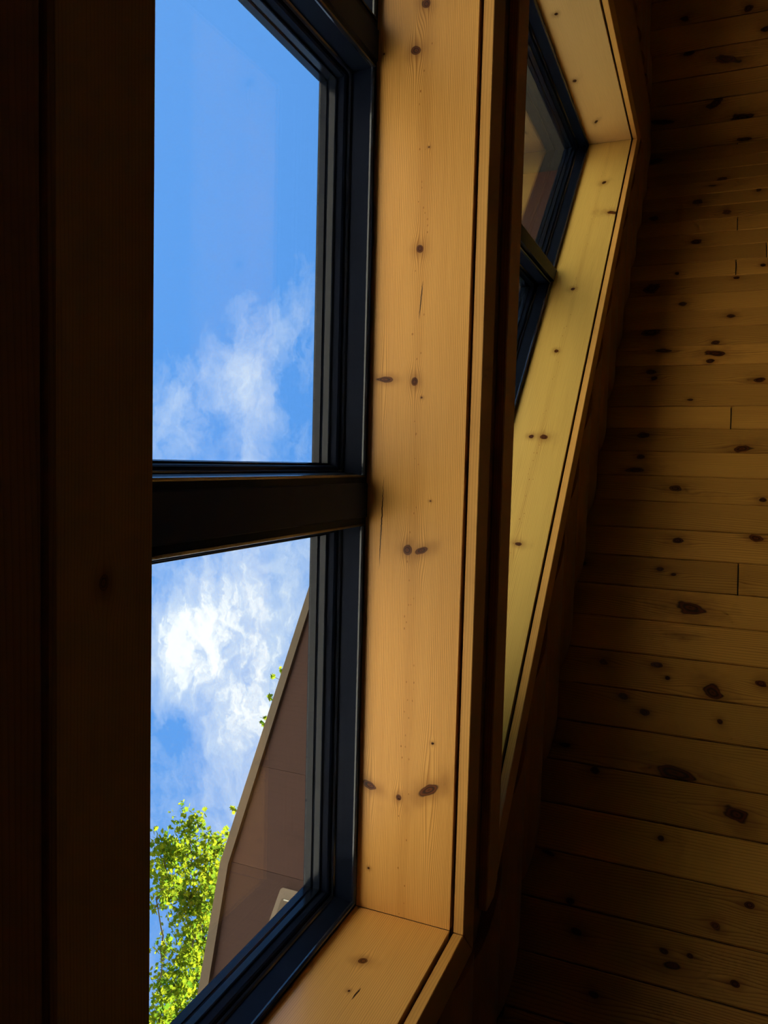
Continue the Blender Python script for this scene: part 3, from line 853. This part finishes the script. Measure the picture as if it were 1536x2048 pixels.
# fascia along the prow edge, in two lengths
for (xa, xb) in ((XR_, ed[3].x), (ed[3].x, XE_R + .5)):
    bm = bmesh.new()
    vs = []
    for x in (xa, xb):
        ye = edge_y(x); z = OA - S * x
        for (y, zz) in ((ye - .07, z - .045), (ye, z - .045), (ye, z + .42), (ye - .07, z + .42)):
            vs.append(bm.verts.new(W(x, y, zz)))
    for k in range(4):
        bm.faces.new((vs[k], vs[(k + 1) % 4], vs[4 + (k + 1) % 4], vs[4 + k]))
    bm.faces.new(vs[:4]); bm.faces.new(vs[4:][::-1])
    M = Matrix.Translation(W(xa, edge_y(xa), OA - S * xa)); bm.transform(M.inverted())
    tag(mesh_obj('fascia', bm, FASCIA, roof, M), 'pale fascia board along the roof edge')
slab('roof_shingles', [(XR_, YS0 - .1, OA + .12 - S * XR_), (XE_R + .5, YS0 - .1, OA + .12 - S * (XE_R + .5)), (XE_R + .5, edge_y(XE_R + .5) - .08, OA + .12 - S * (XE_R + .5)), (ed[3].x, edge_y(ed[3].x) - .08, OA + .12 - S * ed[3].x), (XR_, edge_y(XR_) - .08, OA + .12 - S * XR_)], 0.28, ROOFM, roof)
oz = OA - S * XR_
slab('roof_shingles', [(XR_, YS0 - .1, oz + .1), (XE_L - .5, YS0 - .1, oz + .1 + S * (XE_L - .5 - XR_)), (XE_L - .5, 2.2, oz + .1 + S * (XE_L - .5 - XR_)), (XR_, edge_y(XR_) - .08, oz + .1)], 0.3, ROOFM, roof)

# outlet box on the soffit
pa = hit_soffit(571, 1818)
bx = empty('outlet_box', W(pa.x, pa.y, pa.z) + NIN * 0.004)
tag(bx, 'small tan outlet box fixed under the brown overhang', 'outlet box')
ux, uy = SL, Vector((0, 1, 0))
Mo = frame_m(W(pa.x, pa.y, pa.z) + NIN * 0.0005, uy, SL)     # local x = outwards, y = down the slope
nzl = uy.cross(SL); sgn = 1 if nzl.dot(NIN) > 0 else -1
def rrect(w, h, r, n=4):
    o_ = []
    for cx, cy, a0 in ((w - r, h - r, 0), (-w + r, h - r, 90), (-w + r, -h + r, 180), (w - r, -h + r, 270)):
        for i in range(n + 1):
            t_ = math.radians(a0 + 90 * i / n); o_.append((cx + r * math.cos(t_), cy + r * math.sin(t_)))
    return o_
prism('cover_plate', rrect(0.040, 0.062, 0.012), 0.010 * sgn, Mo, PLATE, bx, 0.0)
prism('socket_face', rrect(0.022, 0.028, 0.006), 0.003 * sgn, Mo, FASCIA, bx, 0.0, 0.010 * sgn)
prism('socket_slot', [(-.016, -.026), (.012, -.026), (.012, -.022), (-.016, -.022)], 0.0012 * sgn, Mo, WHITE, bx, 0.0, 0.013 * sgn)

# ground: unseen lawn and gravel, both added to bounce sunlight onto the wood
bm = bmesh.new()
for x, y in ((-90, -90), (90, -90), (90, 90), (-90, 90)):
    bm.verts.new((x, y, 0))
bm.faces.new(bm.verts[:])
tag(mesh_obj('ground', bm, LAWN, None, Matrix.Translation((0, 0, -0.35))), 'unseen sunlit lawn around the house, added for its bounced light', 'ground', 'structure')
bm = bmesh.new()
bmesh.ops.create_cube(bm, size=1.0)
for v in bm.verts:
    v.co = Vector((v.co.x * 26, v.co.y * 11.6, v.co.z * 0.04))
tag(mesh_obj('gravel_bounce_pad', bm, BOUNCE_GRAVEL, None, Matrix.Translation((1.0, 0.95 + 5.8, -0.33))), 'unseen pale gravel, added below the windows to bounce sunlight up', 'gravel_bounce_pad', 'structure')

# maple tree: crown masses seen at these pixels (u, v, radius px, distance out in layout units)
random.seed(21)
YT = 16.0
masses = [(382, 1652, 26, 16), (345, 1706, 30, 15.5), (318, 1700, 20, 15.5), (432, 1690, 24, 16.5), (380, 1738, 46, 16), (330, 1765, 26, 15), (425, 1760, 42, 16.6),
          (395, 1815, 44, 15.6), (350, 1790, 24, 16.4), (410, 1880, 46, 16), (372, 1905, 30, 15.2), (322, 1900, 11, 15), (352, 1965, 30, 15.4), (325, 1990, 26, 15),
          (390, 1985, 46, 16.2), (318, 2040, 26, 15.2), (368, 2040, 30, 15.8), (440, 1930, 40, 16.8), (450, 1830, 44, 17), (312, 1800, 14, 15.6),
          (480, 1860, 60, 17.5), (500, 1980, 80, 17.5), (430, 2090, 80, 17), (350, 2120, 60, 16.5), (520, 2130, 110, 18)]
limb = [(545, 1352, 9, 13), (562, 1340, 8, 13), (544, 1395, 9, 13), (528, 1438, 11, 13), (532, 1452, 8, 13), (600, 1420, 34, 13), (470, 1622, 12, 12.5), (458, 1664, 13, 12.5), (505, 1640, 26, 12.6), (560, 1540, 36, 13)]
def pt(u, v, y):
    d = ray(u, v); return W(*(d * (y / d.y)))
tree_x, tree_y = 25.0, 17.5
base = W(tree_x, tree_y, -EYE); base.z = -0.36
tree = tag(empty('maple_tree', base), 'bright green maple tree rising beyond the roof edge', 'tree')
def tube(name, path, radii, mat, parent, seg=7):
    bm = bmesh.new(); rings = []
    for i, p in enumerate(path):
        d = (path[min(i + 1, len(path) - 1)] - path[max(i - 1, 0)]).normalized()
        a = d.orthogonal().normalized(); b = d.cross(a)
        rings.append([bm.verts.new(p + (a * math.cos(2 * math.pi * k / seg) + b * math.sin(2 * math.pi * k / seg)) * radii[i]) for k in range(seg)])
    for i in range(len(rings) - 1):
        for k in range(seg):
            bm.faces.new((rings[i][k], rings[i][(k + 1) % seg], rings[i + 1][(k + 1) % seg], rings[i + 1][k]))
    bm.faces.new(rings[0][::-1]); bm.faces.new(rings[-1])
    M = Matrix.Translation(path[0]); bm.transform(M.inverted())
    return mesh_obj(name, bm, mat, parent, M, True)
fork = W(tree_x - 0.6, tree_y, 9.0); topp = pt(470, 1850, 17)
trunk_path = [base, base.lerp(fork, .5) + Vector((.08, .05, 0)), fork, fork.lerp(topp, .5) + Vector((.1, 0, .2)), topp]
tube('trunk', trunk_path, [.19, .16, .12, .07, .025], BARK, tree, 9)
def wig(a, b, n, amp):
    return [a.lerp(b, i / n) + Vector((random.uniform(-1, 1), random.uniform(-1, 1), random.uniform(-1, 1))) * amp * (1 if 0 < i < n else 0) for i in range(n + 1)]
PXM = lambda u, v, y: (pt(u, v, y) - cam.matrix_world.translation).dot(-back) / F_PX     # metres per pixel there
leaf_pts = []
nodes = [topp, trunk_path[3]]
mc = sorted([(pt(u, v, y), r * PXM(u, v, y)) for (u, v, r, y) in masses], key=lambda a: (a[0] - topp).length)
for (c, R) in mc:
    src = min(nodes, key=lambda p: (p - c).length)
    pth = wig(src, c, 4, .05)
    tube('branch', pth, [.016, .013, .011, .009, .006], BARK, tree, 5)
    nodes += pth[2:]
    for k in range(3):
        e = c + Vector((random.gauss(0, 1), random.gauss(0, 1), random.gauss(0, 1))).normalized() * R * .8
        tube('twig', wig(pth[3], e, 3, .04), [.006, .005, .004, .003], BARK, tree, 4)
    nl = int(max(40, 640 * (R / .40) ** 2.0))
    sub = [c + Vector((random.gauss(0, .55), random.gauss(0, .55), random.gauss(0, .55))) * R for _k in range(max(5, int(34 * (R / .4) ** 1.5)))]
    for k in range(min(nl, 1100)):
        dv = Vector((random.gauss(0, 1), random.gauss(0, 1), random.gauss(0, 1))) * 0.085
        leaf_pts.append((random.choice(sub) + dv, random.uniform(.065, .12)))
lp = [pt(u, v, y) for (u, v, y) in ((500, 1900, 16), (540, 1760, 14.5), (545, 1640, 13), (600, 1480, 13), (620, 1380, 13))]
tube('branch', lp, [.03, .024, .018, .012, .006], BARK, tree, 6)
for (u, v, r, y) in limb:
    c = pt(u, v, y); R = r * PXM(u, v, y)
    near = min(lp, key=lambda p: (p - c).length)
    tube('twig', wig(near, c, 3, .03), [.006, .005, .004, .003], BARK, tree, 4)
    for k in range(int(max(5, 60 * (R / .3) ** 2))):
        dv = Vector((random.gauss(0, 1), random.gauss(0, 1), random.gauss(0, 1))).normalized() * R * (random.random() ** .5) * .8
        leaf_pts.append((c + dv, random.uniform(.07, .12)))
# five-lobed leaf outline, about one unit across, slightly cupped
lobe = [(0, -.5), (.10, -.22), (.36, -.34), (.30, -.12), (.52, .06), (.28, .10), (.22, .30), (.10, .26), (0, .52)]
outl = lobe + [(-x, y) for x, y in lobe[-2:0:-1]]
def leaf_bm(bm, M):
    c = bm.verts.new(M @ Vector((0, 0, -0.06)))
    vs = [bm.verts.new(M @ Vector((x, y, 0.10 * x * x - .04 * y))) for x, y in outl]
    for i in range(len(vs)):
        bm.faces.new((c, vs[i], vs[(i + 1) % len(vs)]))
def leaf_matrix(p, s):
    n = Vector((random.gauss(0, .9), random.gauss(0, .9), 1.0)).normalized()
    q_ = n.to_track_quat('Z', 'Y') @ Matrix.Rotation(random.uniform(0, 6.28), 3, 'Z').to_quaternion()
    return Matrix.Translation(p) @ q_.to_matrix().to_4x4() @ Matrix.Scale(s, 4)
campos = cam.matrix_world.translation
def seen(p):
    d = CAM_R.transposed() @ (p - campos)
    u, v = 768 + F_PX * d.x / d.z, 1024 + F_PX * d.y / d.z
    y_edge = 402 + (1985 - v) * (.17 if v > 1719 else .245)
    return 300 < u < y_edge + 4 and v < 2048
order = sorted(range(len(leaf_pts)), key=lambda i: (0 if seen(leaf_pts[i][0]) else 1, (leaf_pts[i][0] - campos).length / leaf_pts[i][1]))
lbm = bmesh.new(); leaf_bm(lbm, Matrix.Identity(4))
lme = bpy.data.meshes.new('leaf'); lbm.to_mesh(lme); lbm.free(); lme.materials.append(LEAF)
for i in order[:300]:
    o = bpy.data.objects.new('leaf', lme); o.matrix_world = leaf_matrix(*leaf_pts[i])
    link(o, tree)
bm = bmesh.new()
for i in order[300:]:
    leaf_bm(bm, leaf_matrix(*leaf_pts[i]))
M = Matrix.Translation(base); bm.transform(M.inverted())
tag(mesh_obj('foliage', bm, LEAF, tree, M), None, None, 'stuff')
